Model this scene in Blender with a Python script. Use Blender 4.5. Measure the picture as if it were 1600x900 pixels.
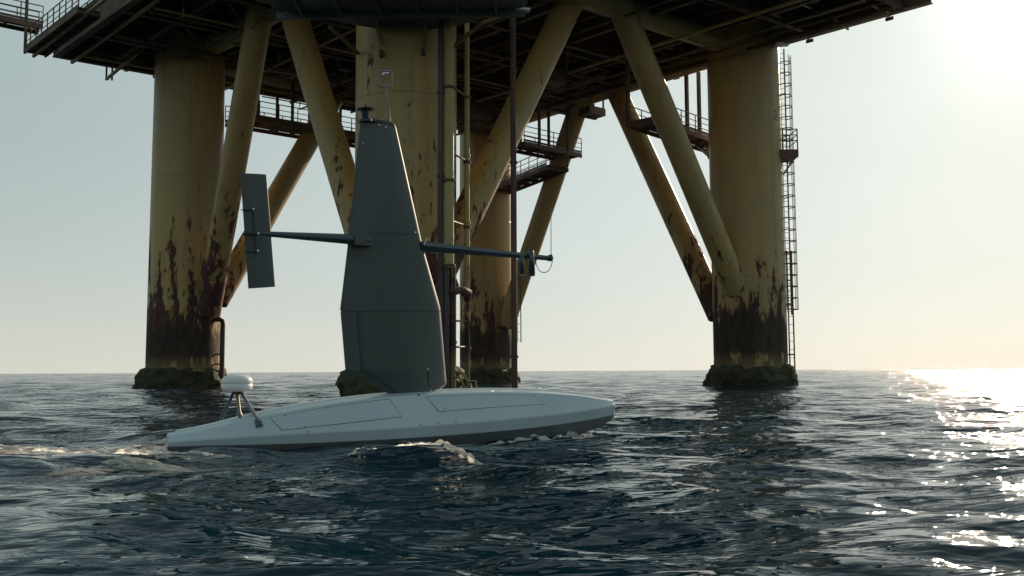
import bpy, math, random
import numpy as np
from mathutils import Vector, Matrix
random.seed(7); rng = np.random.default_rng(11)
scene = bpy.context.scene
for o in list(bpy.data.objects): bpy.data.objects.remove(o)

# ------------------------------------------------------------------ camera
FPX = 1500.0                                   # focal length in pixels of a 1600 px wide picture
PITCH = math.atan((579.5-450)/FPX); ROLL = math.radians(0.28); CAMZ = 1.0
CAM = Vector((0, 0, CAMZ))
cF = Vector((0, math.cos(PITCH), math.sin(PITCH))); cU0 = Vector((0, -math.sin(PITCH), math.cos(PITCH))); cR0 = Vector((1, 0, 0))
cR = cR0*math.cos(ROLL) - cU0*math.sin(ROLL); cU = cU0*math.cos(ROLL) + cR0*math.sin(ROLL)
cd = bpy.data.cameras.new('camera'); cam = bpy.data.objects.new('camera', cd); scene.collection.objects.link(cam)
cd.sensor_width = 36; cd.lens = 36*FPX/1600; cd.clip_end = 20000; cd.clip_start = 0.05
cam.matrix_world = Matrix.Translation(CAM) @ Matrix((cR, cU, -cF)).transposed().to_4x4()
scene.camera = cam

# ------------------------------------------------------------------ world, sun, exposure
SUN_AZ = math.radians(29.0); SUN_EL = math.radians(19.5)
w = bpy.data.worlds.new('World'); scene.world = w; w.use_nodes = True
wn = w.node_tree.nodes; wl = w.node_tree.links; wn.clear()
sky = wn.new('ShaderNodeTexSky'); sky.sky_type = 'NISHITA'; sky.sun_disc = False
sky.sun_elevation = SUN_EL; sky.sun_rotation = SUN_AZ
sky.air_density = 1.0; sky.dust_density = 1.0; sky.ozone_density = 1.0; sky.altitude = 0
S = Vector((math.sin(SUN_AZ)*math.cos(SUN_EL), math.cos(SUN_AZ)*math.cos(SUN_EL), math.sin(SUN_EL)))
def wm(op, a, b=0.0, clamp=False):
    n = wn.new('ShaderNodeMath'); n.operation = op; n.use_clamp = clamp
    for i, q in enumerate((a, b)):
        if isinstance(q, bpy.types.NodeSocket): wl.new(q, n.inputs[i])
        else: n.inputs[i].default_value = q
    return n.outputs[0]
def wmix(f, a, b, mode='MIX'):
    n = wn.new('ShaderNodeMix'); n.data_type = 'RGBA'; n.blend_type = mode
    for i, q in ((0, f), (6, a), (7, b)):
        if isinstance(q, bpy.types.NodeSocket): wl.new(q, n.inputs[i])
        else: n.inputs[i].default_value = (*q, 1) if isinstance(q, tuple) else q
    return n.outputs[2]
ZEN_FAR, ZEN_NEAR = (1.54, 2.29, 2.46), (4.75, 5.29, 5.08); HOR_FAR, HOR_NEAR = (4.67, 4.67, 4.08), (4.92, 5.21, 5.00)
tc_ = wn.new('ShaderNodeTexCoord'); nz_ = wn.new('ShaderNodeVectorMath'); nz_.operation = 'NORMALIZE'; wl.new(tc_.outputs['Generated'], nz_.inputs[0])
sp_ = wn.new('ShaderNodeSeparateXYZ'); wl.new(nz_.outputs[0], sp_.inputs[0])
dt_ = wn.new('ShaderNodeVectorMath'); dt_.operation = 'DOT_PRODUCT'; wl.new(nz_.outputs[0], dt_.inputs[0]); dt_.inputs[1].default_value = S
angd = wm('MULTIPLY', wm('ARCCOSINE', wm('MINIMUM', dt_.outputs['Value'], 0.99999)), 57.2958)       # degrees from the sun
eld = wm('MULTIPLY', wm('ARCSINE', wm('MAXIMUM', sp_.outputs[2], 0.0)), 57.2958)                 # degrees above the horizon
near = wm('EXPONENT', wm('MULTIPLY', wm('POWER', wm('DIVIDE', angd, 48.0), 2.0), -1.0))
low = wm('EXPONENT', wm('DIVIDE', eld, -8.5))
veil = wmix(low, wmix(near, ZEN_FAR, ZEN_NEAR), wmix(near, HOR_FAR, HOR_NEAR))                       # hazy marine air
glow = wm('ADD', wm('MULTIPLY', wm('EXPONENT', wm('DIVIDE', angd, -1.5)), 14.0), wm('MULTIPLY', wm('EXPONENT', wm('DIVIDE', angd, -4.5)), .8))
gl = wmix(1.0, (1.0, .97, .88), glow, 'MULTIPLY')
skc = wmix(1.0, wmix(1.0, veil, gl, 'ADD'), wmix(1.0, sky.outputs[0], (.05, .05, .05), 'MULTIPLY'), 'ADD')
cl_ = wn.new('ShaderNodeTexNoise'); mp_ = wn.new('ShaderNodeMapping'); mp_.inputs['Scale'].default_value = (1, 1, 4); wl.new(nz_.outputs[0], mp_.inputs[0]); wl.new(mp_.outputs[0], cl_.inputs['Vector'])
cl_.inputs['Scale'].default_value = 1.6; cl_.inputs['Detail'].default_value = 3
skc = wmix(1.0, skc, wm('ADD', .94, wm('MULTIPLY', cl_.outputs[0], .12)), 'MULTIPLY')
bg = wn.new('ShaderNodeBackground'); bg.inputs['Strength'].default_value = 0.12
wo = wn.new('ShaderNodeOutputWorld')
wl.new(skc, bg.inputs['Color']); wl.new(bg.outputs[0], wo.inputs['Surface'])
S = Vector((math.sin(SUN_AZ)*math.cos(SUN_EL), math.cos(SUN_AZ)*math.cos(SUN_EL), math.sin(SUN_EL)))
ld = bpy.data.lights.new('sun', 'SUN'); ld.energy = 4.2; ld.angle = math.radians(0.5); ld.color = (1.0, 0.80, 0.58)
sun = bpy.data.objects.new('sun', ld); scene.collection.objects.link(sun); sun.rotation_euler = S.to_track_quat('Z', 'Y').to_euler()
sun.location = S*200
scene.view_settings.view_transform = 'Standard'; scene.view_settings.look = 'None'
scene.view_settings.exposure = 0.2; scene.view_settings.gamma = 1.0
scene.render.engine = 'CYCLES'

# ------------------------------------------------------------------ turning photograph measurements into places
def ray(px, py): return cF + cR*((px-800)/FPX) + cU*((450-py)/FPX)
def P(px, py, Y):
    d = ray(px, py); return CAM + d*(Y/d.y)
def PH(px, py, h):
    d = ray(px, py); return CAM + d*((h-CAMZ)/d.z)
def PP(px, py, p0, n):
    d = ray(px, py); return CAM + d*((p0-CAM).dot(n)/d.dot(n))
def V(*a): return Vector(a)

# ------------------------------------------------------------------ mesh helpers
class MB:
    def __init__(s): s.v = []; s.f = []; s.sm = []
    def add(s, vs, fs, smooth=False):
        b = len(s.v); s.v += [tuple(x) for x in vs]
        for f in fs: s.f.append([b+i for i in f]); s.sm.append(smooth)
    def tube(s, path, r, seg=10, caps=True, smooth=True):
        path = [Vector(p) for p in path]; n = len(path)
        rs = r if isinstance(r, (list, tuple)) else [r]*n
        vs = []; prev = None
        for i, p in enumerate(path):
            t = (path[min(i+1, n-1)]-path[max(i-1, 0)]).normalized()
            if prev is None:
                a = Vector((0, 0, 1)) if abs(t.z) < .9 else Vector((1, 0, 0))
                x = t.cross(a).normalized()
            else: x = (prev - t*prev.dot(t)).normalized()
            prev = x; y = t.cross(x)
            for k in range(seg):
                q = 2*math.pi*k/seg; vs.append(p + (x*math.cos(q)+y*math.sin(q))*rs[i])
        fs = [[i*seg+k, i*seg+(k+1) % seg, (i+1)*seg+(k+1) % seg, (i+1)*seg+k] for i in range(n-1) for k in range(seg)]
        s.add(vs, fs, smooth)
        if caps:
            s.add(vs[:seg], [list(range(seg))[::-1]]); s.add(vs[-seg:], [list(range(seg))])
        return s
    def beam(s, p0, p1, w, h, up=Vector((0, 0, 1)), ibeam=False):
        p0, p1 = Vector(p0), Vector(p1); t = (p1-p0).normalized(); x = t.cross(up).normalized(); y = x.cross(t)
        if ibeam:
            fl = min(.06, h*.12); wb = w*.14
            for (cx, cy, ww, hh) in ((0, h/2-fl/2, w, fl), (0, -h/2+fl/2, w, fl), (0, 0, wb, h-2*fl)):
                s.beam(p0+y*cy, p1+y*cy, ww, hh, up)
            return s
        vs = [p + x*(a*w/2) + y*(b*h/2) for p in (p0, p1) for a, b in ((-1, -1), (1, -1), (1, 1), (-1, 1))]
        s.add(vs, [[3, 2, 1, 0], [4, 5, 6, 7], [0, 1, 5, 4], [1, 2, 6, 5], [2, 3, 7, 6], [3, 0, 4, 7]]); return s
    def lathe(s, prof, c=(0, 0, 0), seg=24, smooth=True):
        c = Vector(c); vs = []
        for r, z in prof:
            for k in range(seg):
                q = 2*math.pi*k/seg; vs.append(c+Vector((r*math.cos(q), r*math.sin(q), z)))
        n = len(prof)
        s.add(vs, [[i*seg+k, i*seg+(k+1) % seg, (i+1)*seg+(k+1) % seg, (i+1)*seg+k] for i in range(n-1) for k in range(seg)], smooth)
        s.add(vs[:seg], [list(range(seg))[::-1]]); s.add(vs[-seg:], [list(range(seg))]); return s
    def prism(s, poly, z0, z1):
        n = len(poly); vs = [(p[0], p[1], z0) for p in poly]+[(p[0], p[1], z1) for p in poly]
        s.add(vs, [list(range(n))[::-1], list(range(n, 2*n))]+[[i, (i+1) % n, n+(i+1) % n, n+i] for i in range(n)]); return s
    def build(s, name, mat, parent=None, origin=None):
        me = bpy.data.meshes.new(name)
        o3 = Vector(origin) if origin is not None else Vector((0, 0, 0))
        me.from_pydata([tuple(Vector(q)-o3) for q in s.v], [], s.f)
        me.polygons.foreach_set('use_smooth', s.sm); me.materials.append(mat); me.update()
        o = bpy.data.objects.new(name, me); scene.collection.objects.link(o); o.location = o3
        if parent is not None: attach(o, parent)
        return o
WL = {}
def wloc(o):
    l = Vector(o.location)
    while o.parent: o = o.parent; l += o.location
    return l
def attach(o, parent):
    l = Vector(o.location); o.parent = parent; o.location = l - wloc(parent)
def empty(name, loc):
    o = bpy.data.objects.new(name, None); scene.collection.objects.link(o); o.location = loc; o.empty_display_size = .3; return o
def share(me, name, mat_world, parent):
    o = bpy.data.objects.new(name, me); scene.collection.objects.link(o); o.parent = parent
    o.matrix_local = Matrix.Translation(-wloc(parent)) @ mat_world; return o
def tag(o, label, cat, group=None, kind=None):
    o['label'] = label; o['category'] = cat
    if group: o['group'] = group
    if kind: o['kind'] = kind

# ------------------------------------------------------------------ materials
class NT:
    def __init__(s, name):
        s.m = bpy.data.materials.new(name); s.m.use_nodes = True; s.n = s.m.node_tree.nodes; s.l = s.m.node_tree.links
        s.b = s.n['Principled BSDF']; s.out = s.n['Material Output']
        s.geo = s.n.new('ShaderNodeNewGeometry')
    def put(s, sock, v):
        if isinstance(v, bpy.types.NodeSocket): s.l.new(v, sock)
        else: sock.default_value = v
    def math(s, op, a, b=0.0, clamp=False):
        n = s.n.new('ShaderNodeMath'); n.operation = op; n.use_clamp = clamp; s.put(n.inputs[0], a); s.put(n.inputs[1], b); return n.outputs[0]
    def pos(s, sc=(1, 1, 1), off=(0, 0, 0)):
        n = s.n.new('ShaderNodeMapping'); s.l.new(s.geo.outputs['Position'], n.inputs['Vector'])
        n.inputs['Scale'].default_value = sc; n.inputs['Location'].default_value = off; return n.outputs[0]
    def noise(s, vec, scale, detail=5, rough=.55, dist=0):
        n = s.n.new('ShaderNodeTexNoise'); s.l.new(vec, n.inputs['Vector']); n.inputs['Scale'].default_value = scale
        n.inputs['Detail'].default_value = detail; n.inputs['Roughness'].default_value = rough; n.inputs['Distortion'].default_value = dist; return n.outputs[0]
    def mr(s, v, a, b, c=0.0, d=1.0, smooth=False):
        n = s.n.new('ShaderNodeMapRange'); s.put(n.inputs['Value'], v); n.clamp = True
        if smooth: n.interpolation_type = 'SMOOTHSTEP'
        for k, q in zip(('From Min', 'From Max', 'To Min', 'To Max'), (a, b, c, d)): s.put(n.inputs[k], q)
        return n.outputs[0]
    def mix(s, f, a, b):
        n = s.n.new('ShaderNodeMix'); n.data_type = 'RGBA'; s.put(n.inputs[0], f)
        s.put(n.inputs[6], (*a, 1) if isinstance(a, tuple) and len(a) == 3 else a); s.put(n.inputs[7], (*b, 1) if isinstance(b, tuple) and len(b) == 3 else b); return n.outputs[2]
    def z(s):
        n = s.n.new('ShaderNodeSeparateXYZ'); s.l.new(s.geo.outputs['Position'], n.inputs[0]); return n.outputs[2]
    def bump(s, h, strength, dist):
        n = s.n.new('ShaderNodeBump'); s.l.new(h, n.inputs['Height']); n.inputs['Strength'].default_value = strength; n.inputs['Distance'].default_value = dist
        s.l.new(n.outputs[0], s.b.inputs['Normal']); return n
    def col(s, c): s.put(s.b.inputs['Base Color'], (*c, 1) if isinstance(c, tuple) and len(c) == 3 else c)
    def rough(s, v): s.put(s.b.inputs['Roughness'], v)

def mat_simple(name, c, rough=.5, metal=0.0, var=.25, scale=3.0, c2=None, bump=.15, bdist=.01, sc=(1, 1, 1), coat=0):
    t = NT(name); n = t.noise(t.pos(sc), scale, 6, .6); m = t.mr(n, .35, .68)
    t.col(t.mix(m, c, c2 or tuple(q*(1-var) for q in c))); t.rough(t.mr(n, .3, .7, rough-.06, rough+.1)); t.b.inputs['Metallic'].default_value = metal
    if bump: t.bump(t.noise(t.pos(sc), scale*6, 4), bump, bdist)
    if coat: t.b.inputs['Coat Weight'].default_value = coat
    return t.m

def mat_paint(name, z_hi, band=4.2, amount=0.0, base=(.44, .295, .10), seed=0.0, band_lo=1.95):
    """weathered ochre marine paint: chalky fading, grime runs, rust flakes that thin out upward, dark splash-zone band"""
    t = NT(name); z = t.z()
    big = t.noise(t.pos((1, 1, .5), (seed, 3*seed, 0)), .35, 4); fine = t.noise(t.pos((1, 1, .3), (seed, 0, 0)), 3.5, 6, .6)
    c = t.mix(t.mr(big, .38, .65), base, (base[0]*.84, base[1]*.86, base[2]*1.05))
    c = t.mix(t.mr(fine, .5, .75, 0, .35), c, (base[0]*.62, base[1]*.6, base[2]*.7))
    runs = t.noise(t.pos((1, 1, .06), (seed*2, 0, 0)), 2.2, 4, .6)
    c = t.mix(t.mr(runs, .52, .72, 0, .5), c, (.20, .135, .055))
    # rust flakes: tall tongues with ragged ends
    n1 = t.noise(t.pos((1, 1, .17), (seed, seed, 0)), 1.35, 7, .68, .15)
    n2 = t.noise(t.pos((1, 1, .55), (0, seed, 5)), 3.4, 5, .6)
    nn = t.math('ADD', t.math('MULTIPLY', n1, .72), t.math('MULTIPLY', n2, .28))
    thr = t.mr(z, 2.5, z_hi, .465-amount, .66-amount*.5)
    d = t.math('SUBTRACT', nn, thr)
    rust = t.mr(d, 0.0, .022, 0, 1, True)
    halo = t.mr(d, -.05, .02, 0, .45, True)
    c = t.mix(halo, c, (.24, .12, .035))
    rc = t.mix(t.mr(n2, .4, .62), (.038, .020, .030), (.105, .040, .024))
    rc = t.mix(t.mr(fine, .55, .75), rc, (.20, .085, .03))
    c = t.mix(rust, c, rc)
    # splash band
    zz = t.math('ADD', z, t.math('MULTIPLY', t.math('SUBTRACT', t.noise(t.pos((1, 1, .12), (seed, 9, 0)), 1.3, 6, .7), .5), 5.0))
    bandm = t.math('MULTIPLY', t.mr(zz, band-.35, band+.25, 1, 0, True), t.mr(t.math('ADD', z, t.math('MULTIPLY', fine, .5)), band_lo+.05, band_lo+.45, 0, 1, True))
    c = t.mix(t.math('MULTIPLY', bandm, .93), c, t.mix(t.mr(fine, .4, .65), (.022, .018, .016), (.060, .036, .022)))
    low = t.mr(z, 1.1, 2.1, .55, 0, True)
    c = t.mix(low, c, (.25, .22, .09))
    t.col(c); anyr = t.math('MAXIMUM', rust, bandm)
    t.rough(t.mr(anyr, 0, 1, .42, .85)); t.b.inputs['Specular IOR Level'].default_value = .4
    h = t.math('ADD', t.math('MULTIPLY', anyr, .6), t.math('ADD', t.math('MULTIPLY', n2, .5), t.math('MULTIPLY', fine, .25)))
    t.bump(h, .55, .05); return t.m

M = {}
M['legL'] = mat_paint('paint_leg_left', 14.0, 3.6, .03, seed=1.3)
M['legC'] = mat_paint('paint_leg_near', 15.5, 3.4, .05, seed=5.2)
M['legR'] = mat_paint('paint_leg_right', 10.5, 4.3, .02, seed=9.1)
M['legB'] = mat_paint('paint_leg_far', 12.0, 4.2, .03, seed=14.6)
M['brace'] = mat_paint('paint_brace', 14.5, 2.6, .055, seed=21.0)
M['brace2'] = mat_paint('paint_brace_clean', 10.0, 3.2, .02, base=(.42, .295, .11), seed=33.0)
M['pipe'] = mat_paint('paint_pipe', 9.0, 3.0, .03, base=(.40, .30, .10), seed=41.0)
M['rustpipe'] = mat_simple('rusty_pipe', (.13, .06, .035), .7, 0, .5, 2.0, (.05, .03, .03), .4, .02, (1, 1, .2))
M['purple'] = mat_simple('dark_pipe', (.075, .05, .06), .55, 0, .4, 2.0, (.04, .025, .03), .2, .01, (1, 1, .2))
M['steel'] = mat_simple('deck_steel', (.15, .088, .055), .6, 0, .4, .8, (.04, .034, .032), .35, .02)
M['fascia'] = mat_simple('fascia_steel', (.20, .095, .055), .6, 0, .4, .6, (.07, .045, .035), .35, .02)
M['plate'] = mat_simple('deck_plate', (.06, .05, .045), .7, 0, .4, .5, (.035, .03, .028), .3, .02)
M['rail'] = mat_simple('rail_steel', (.14, .09, .05), .55, 0, .4, 1.5, (.07, .045, .03), .1, .005)
M['rod'] = mat_simple('hanger_paint', (.30, .22, .09), .5, 0, .4, 1.5, (.13, .08, .035), .2, .01)
M['bluegrey'] = mat_simple('blue_grey_steel', (.10, .12, .13), .5, 0, .3, 1.0, (.06, .07, .07), .2, .01)
M['lamp_gap'] = mat_simple('lamp_housing_sky_gap', (.75, .75, .72), .3, 0, .1, 2, None, 0)  # balcony floodlight, and the pale box standing in for a sky gap
M['ladder'] = mat_simple('ladder_steel', (.13, .095, .07), .5, 0, .3, 2, (.07, .045, .03), 0)
def growth():
    t = NT('marine_growth'); n = t.noise(t.pos(), 2.2, 8, .7); n2 = t.noise(t.pos(), 9, 5, .7)
    c = t.mix(t.mr(n, .38, .62), (.018, .024, .008), (.060, .058, .022)); c = t.mix(t.mr(n2, .56, .72), c, (.16, .14, .09))
    t.col(c); t.rough(.75); t.bump(t.math('ADD', n, t.math('MULTIPLY', n2, .5)), 1.0, .18); return t.m
M['growth'] = growth()
M['hull'] = mat_simple('hull_gelcoat', (.47, .54, .575), .33, 0, .06, 1.5, (.43, .50, .535), .03, .003, coat=.3)
M['bottom'] = mat_simple('hull_antifoul', (.20, .225, .235), .45, 0, .2, 2, None, .05, .003)
M['seam'] = mat_simple('seam_sealant', (.04, .05, .06), .6, 0, .1, 5, None, 0)
M['wing'] = mat_simple('wing_skin', (.066, .076, .076), .5, 0, .2, .9, (.050, .060, .060), .08, .004, (1, 1, .35))
M['fin'] = mat_simple('fin_skin', (.055, .068, .074), .4, 0, .15, 2, None, .05, .004)
M['carbon'] = mat_simple('carbon_tube', (.025, .048, .062), .3, 0, .3, 4, None, 0, coat=.4)
M['black'] = mat_simple('black_plastic', (.015, .016, .018), .4, 0, .3, 8, None, 0)
M['white'] = mat_simple('radome_white', (.74, .75, .74), .3, 0, .06, 4, None, 0)
M['metal'] = mat_simple('bolt_metal', (.55, .55, .55), .3, 1, .1, 5, None, 0)
M['grey'] = mat_simple('strut_grey', (.20, .20, .21), .4, .3, .2, 5, None, 0)

# ------------------------------------------------------------------ sea surface
NW = 78
wr = np.random.default_rng(3169)
lam = np.exp(np.linspace(math.log(.32), math.log(26), NW))*wr.uniform(.93, 1.07, NW)
ang = math.radians(-97) + wr.normal(0, math.radians(24), NW); ang[lam < 2] += wr.normal(0, math.radians(8), (lam < 2).sum())
kx = 2*math.pi/lam*np.cos(ang); ky = 2*math.pi/lam*np.sin(ang); ph = wr.uniform(0, 2*math.pi, NW)
slope = np.interp(np.log(lam), np.log([.3, .8, 2, 5, 10, 26]), [.045, .055, .037, .020, .011, .006])
amp = slope*lam/(2*math.pi)
def sea(X, Y, D=None):
    """Gerstner sum; D = local mesh spacing, short waves fade where the mesh cannot carry them"""
    dx = np.zeros_like(X); dy = np.zeros_like(X); dz = np.zeros_like(X)
    for i in range(NW):
        f = 1.0 if D is None else np.clip((6.2832/np.maximum(abs(kx[i])*D[0], abs(ky[i])*D[1])-4.2)/2.5, 0, 1)
        p = kx[i]*X+ky[i]*Y+ph[i]; s, c = np.sin(p), np.cos(p); a = amp[i]*f; k = math.hypot(kx[i], ky[i])
        dz += a*c; dx -= .8*a*kx[i]/k*s; dy -= .8*a*ky[i]/k*s
    # a low bulge of water pushed up along the near side of the moving hull, and its trough
    return X+dx, Y+dy, dz
def axis(n, a, lo, hi, c):
    t0, t1 = math.asinh((lo-c)/a), math.asinh((hi-c)/a); t = np.linspace(t0, t1, n); return c+a*np.sinh(t), a*np.cosh(t)*(t1-t0)/(n-1)
xs, dxs = axis(1000, 3.2, -2600, 2600, -1.0); ys = np.concatenate([-np.geomspace(900, 1.2, 70), np.linspace(-1.15, 1.2, 40), np.geomspace(1.23, 3000, 960)]); dys = np.gradient(ys)
X, Y = np.meshgrid(xs, ys); DX, DY = np.meshgrid(dxs, dys)
nx, ny = len(xs), len(ys)
sx, sy, sz = sea(X.ravel(), Y.ravel(), (DX.ravel(), DY.ravel()))
co = np.stack([sx, sy, sz], 1).astype(np.float32)
ii = (np.arange(ny-1)[:, None]*nx+np.arange(nx-1)[None, :]).ravel()
fa = np.stack([ii, ii+1, ii+nx+1, ii+nx], 1).astype(np.int32)
def np_mesh(name, co, fa, mat):
    me = bpy.data.meshes.new(name); me.vertices.add(len(co)); me.vertices.foreach_set('co', co.ravel())
    me.loops.add(fa.size); me.loops.foreach_set('vertex_index', fa.ravel()); me.polygons.add(len(fa))
    me.polygons.foreach_set('loop_start', np.arange(0, fa.size, fa.shape[1], dtype=np.int32)); me.polygons.foreach_set('loop_total', np.full(len(fa), fa.shape[1], dtype=np.int32))
    me.update(calc_edges=True); me.polygons.foreach_set('use_smooth', np.ones(len(fa), dtype=bool)); me.materials.append(mat)
    o = bpy.data.objects.new(name, me); scene.collection.objects.link(o); return o
def water():
    t = NT('sea_water'); b = t.b
    n = t.noise(t.pos((.02, .03, .02)), 1, 3)
    t.col(t.mix(t.mr(n, .35, .65), (.002, .017, .029), (.004, .026, .040)))
    b.inputs['IOR'].default_value = 1.333; t.rough(.04)
    ln = t.n.new('ShaderNodeVectorMath'); ln.operation = 'LENGTH'; t.l.new(t.geo.outputs['Position'], ln.inputs[0]); R = ln.outputs['Value']
    t.rough(t.mr(R, 25, 250, .05, .06))
    # ripples of 0.15 m and 0.45 m close by; wavelengths the mesh cannot carry take over farther out
    a = t.noise(t.pos((.36, 1, 1)), 2.8, 1.2, .5, .35); c = t.noise(t.pos((.38, 1.1, 1)), 7.5, 2, .5, .3)
    d = t.noise(t.pos((.45, 1, 1)), .75, 2, .5, .3); e = t.noise(t.pos((.5, 1, 1)), .22, 2, .5, .2)
    h = t.math('ADD', t.math('MULTIPLY', a, t.mr(R, 6, 40, .08, .14)), t.math('MULTIPLY', c, .038))
    g_ = t.noise(t.pos((.8, 1, 1)), 4.2, 1, .5, .2); h = t.math('ADD', h, t.math('MULTIPLY', g_, .042))
    h = t.math('ADD', h, t.math('MULTIPLY', d, t.mr(R, 15, 90, .03, .55)))
    h = t.math('ADD', h, t.math('MULTIPLY', e, t.mr(R, 80, 400, .0, 3.2)))
    t.bump(h, 1.0, 1.0); return t.m
sea_o = np_mesh('sea', co, fa, water()); sea_o['kind'] = 'structure'
del X, Y, DX, DY

# ------------------------------------------------------------------ the platform
plat = empty('offshore_platform', (-3.0, 60.0, 0))
tag(plat, 'rust-streaked yellow offshore platform on four thick legs rising from the sea behind the sailing drone', 'oil platform')
LEG = {'C': (V(-4.75, 42.6, 0), 2.27, 2.27), 'L': (V(-20.35, 59.5, 0), 2.19, 2.10), 'R': (V(14.45, 58.4, 0), 2.19, 2.19), 'B': (V(-2.1, 78.0, 0), 2.16, 2.16)}
LABEL = {'C': 'nearest yellow leg behind the grey wing sail', 'L': 'left yellow leg streaked with rust', 'R': 'right yellow leg with the caged ladder', 'B': 'farthest yellow leg between the riser pipes'}
def growth_mesh(c, r, seed, rmax=.50, top=1.25):
    rg = random.Random(seed); seg, rows = 120, 20; mb = MB(); vs = []
    from mathutils import noise as mn
    for j in range(rows):
        q = j/(rows-1); z = -.9+q*(top+.9)
        for k in range(seg):
            a = 2*math.pi*k/seg; d = Vector((math.cos(a), math.sin(a), 0))
            nse = mn.noise(Vector((d.x*2.1+seed, d.y*2.1, z*1.1)))*.30 + mn.noise(Vector((d.x*7+seed, d.y*7, z*3.5)))*.22+mn.noise(Vector((d.x*17+seed, d.y*17, z*8)))*.10
            prof = rmax*(1-max(0, (q-.62)/.38)**2.2*.85)
            if j == rows-1: prof = -.05; nse = 0
            zz = z + (mn.noise(Vector((d.x*3, d.y*3+seed, 2)))*.28 if j > rows-5 else 0)
            vs.append(c+d*(r+prof+nse*(1 if j < rows-1 else 0))+Vector((0, 0, zz)))
    mb.add(vs, [[j*seg+k, j*seg+(k+1) % seg, (j+1)*seg+(k+1) % seg, (j+1)*seg+k] for j in range(rows-1) for k in range(seg)], True)
    return mb
legs = {}
for i, (k, (c, r0, r1)) in enumerate(LEG.items()):
    prof = [(r0, -4)]+[(r0+(r1-r0)*z/24, z) for z in (0, 3)]
    for wz in (6.5, 13.0, 19.0):                     # welded ring seams stand a little proud
        rr = r0+(r1-r0)*wz/24; prof += [(rr, wz-.05), (rr, wz-.02), (rr+.010, wz-.012), (rr+.010, wz+.012), (rr, wz+.02), (rr, wz+.05)]
    prof.append((r1, 24))
    o = MB().lathe(prof, c, 64).build('leg', M['leg'+k], plat, c); o['label'] = LABEL[k]; legs[k] = o
    growth_mesh(c, r0, 3.7*i+1).build('marine_growth', M['growth'], o, c)
def brace(a, b, r, m, parent=plat, name='brace', lab=None):
    mb = MB(); a, b = Vector(a), Vector(b); t = (b-a).normalized(); L = (b-a).length
    pts = [a]; rs = [r]
    for q in (.12, .5, .88):
        p = a+t*L*q; pts += [p-t*.06, p-t*.025, p-t*.012, p+t*.012, p+t*.025, p+t*.06]; rs += [r, r, r+.009, r+.009, r, r]
    pts.append(b); rs.append(r)
    o = mb.tube(pts, rs, 40).build(name, M[m], parent, a)
    if lab: o['label'] = lab
    return o
RB = .73
def ext(a, b, e): t = (b-a).normalized(); return a - t*e
def brc(p0, Y0, p1, Y1, m, lab, r=RB, down=.9):
    a, b = P(*p0, Y0), P(*p1, Y1); t = (b-a).normalized(); brace(a-t*down, b+t*3.0, r, m, lab=lab)
brc((327, 480), 58.0, (413, -20), 51.3, 'brace', 'brace rising in front of the left leg', down=.4)
brc((598, 480), 44.0, (446, -20), 51.0, 'brace', 'brace with a wide rust patch left of the near leg')
brc((684, 432), 43.0, (900, -16), 50.0, 'brace', 'bright-edged brace right of the near leg')
brc((1146, 440), 56.9, (957, -20), 50.8, 'brace2', 'brace crossing in front of the right leg')
brc((349, 452), 60.5, (546, 110), 68.5, 'brace', 'far brace rising from the left leg behind the tail fin')
brc((700, 440), 76.6, (575, 110), 68.9, 'brace', 'brace hidden behind the near leg', down=.6)
brc((795, 492), 76.2, (924, 107), 68.4, 'brace2', 'far brace rising from the farthest leg')
brc((1115, 474), 59.6, (947, 108), 68.0, 'brace', 'far brace leaning left from the right leg')
# horizontal header tubes under the deck
for a, b, z in (('C', 'L', 20.9), ('C', 'R', 20.9), ('L', 'B', 21.0), ('R', 'B', 21.0)):
    brace(LEG[a][0]+V(0, 0, z), LEG[b][0]+V(0, 0, z), .62, 'brace2', name='header_tube')

# deck: lines measured on its underside
ZB = 20.6
pL, pL2 = PH(40, 82, ZB), PH(245, 119, ZB); pR, pR2 = PH(1480, 0, ZB), PH(1212, 75, ZB)
u = (pL2-pL).normalized(); v = (pR2-pR).normalized(); u.z = v.z = 0
def isect(p, d, q, e):
    det = d.x*(-e.y)+e.x*d.y; s = ((q.x-p.x)*(-e.y)+e.x*(q.y-p.y))/det; return p+d*s
FC = isect(pL, u, pR, v); AL = (FC-pL).length-1.5; BL = 38.0
def dk(a, b, z): return Vector((FC.x, FC.y, z)) - u*a - v*b       # a metres from the back right edge, b from the back left edge
deck = MB().prism([dk(0, 0, 0), dk(AL, 0, 0), dk(AL, BL, 0), dk(0, BL, 0)], 22.05, 22.3).build('deck', M['plate'], plat, dk(0, 0, 22.05))
def girders(vals, along, z0, h, wd, name, mat, ends=(0, None), ib=True):
    for q in vals:
        if along == 'u': a, b = dk(ends[0], q, z0+h/2), dk(AL if ends[1] is None else ends[1], q, z0+h/2)
        else: a, b = dk(q, ends[0], z0+h/2), dk(q, BL if ends[1] is None else ends[1], z0+h/2)
        MB().beam(a, b, wd, h, ibeam=ib).build(name, M[mat], deck, a)
girders([.2], 'u', ZB, 1.45, .42, 'edge_girder', 'fascia'); girders([.2], 'v', ZB, 1.45, .42, 'edge_girder', 'fascia', (.45, None))
girders([AL-.2], 'v', ZB, 1.45, .42, 'edge_girder', 'fascia', (.45, None))
girders([5.2, 10.3, 15.5, 20.7, 25.9, 31.0, 36.5], 'u', ZB+.08, 1.36, .36, 'girder', 'steel', (.45, AL-.5))
girders([4.6, 9.4, 14.2, 19.0, 23.8, 28.6], 'v', ZB+.2, 1.24, .30, 'cross_girder', 'steel', (.45, None))
girders([1.5+1.25*i for i in range(int((BL-2)/1.25))], 'u', 21.58, .46, .16, 'joist', 'steel', (.5, AL-.6))
girders([1.3+2.4*i for i in range(int((AL-2)/2.4))], 'v', 21.25, .3, .12, 'stringer', 'steel', (.5, None))
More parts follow.
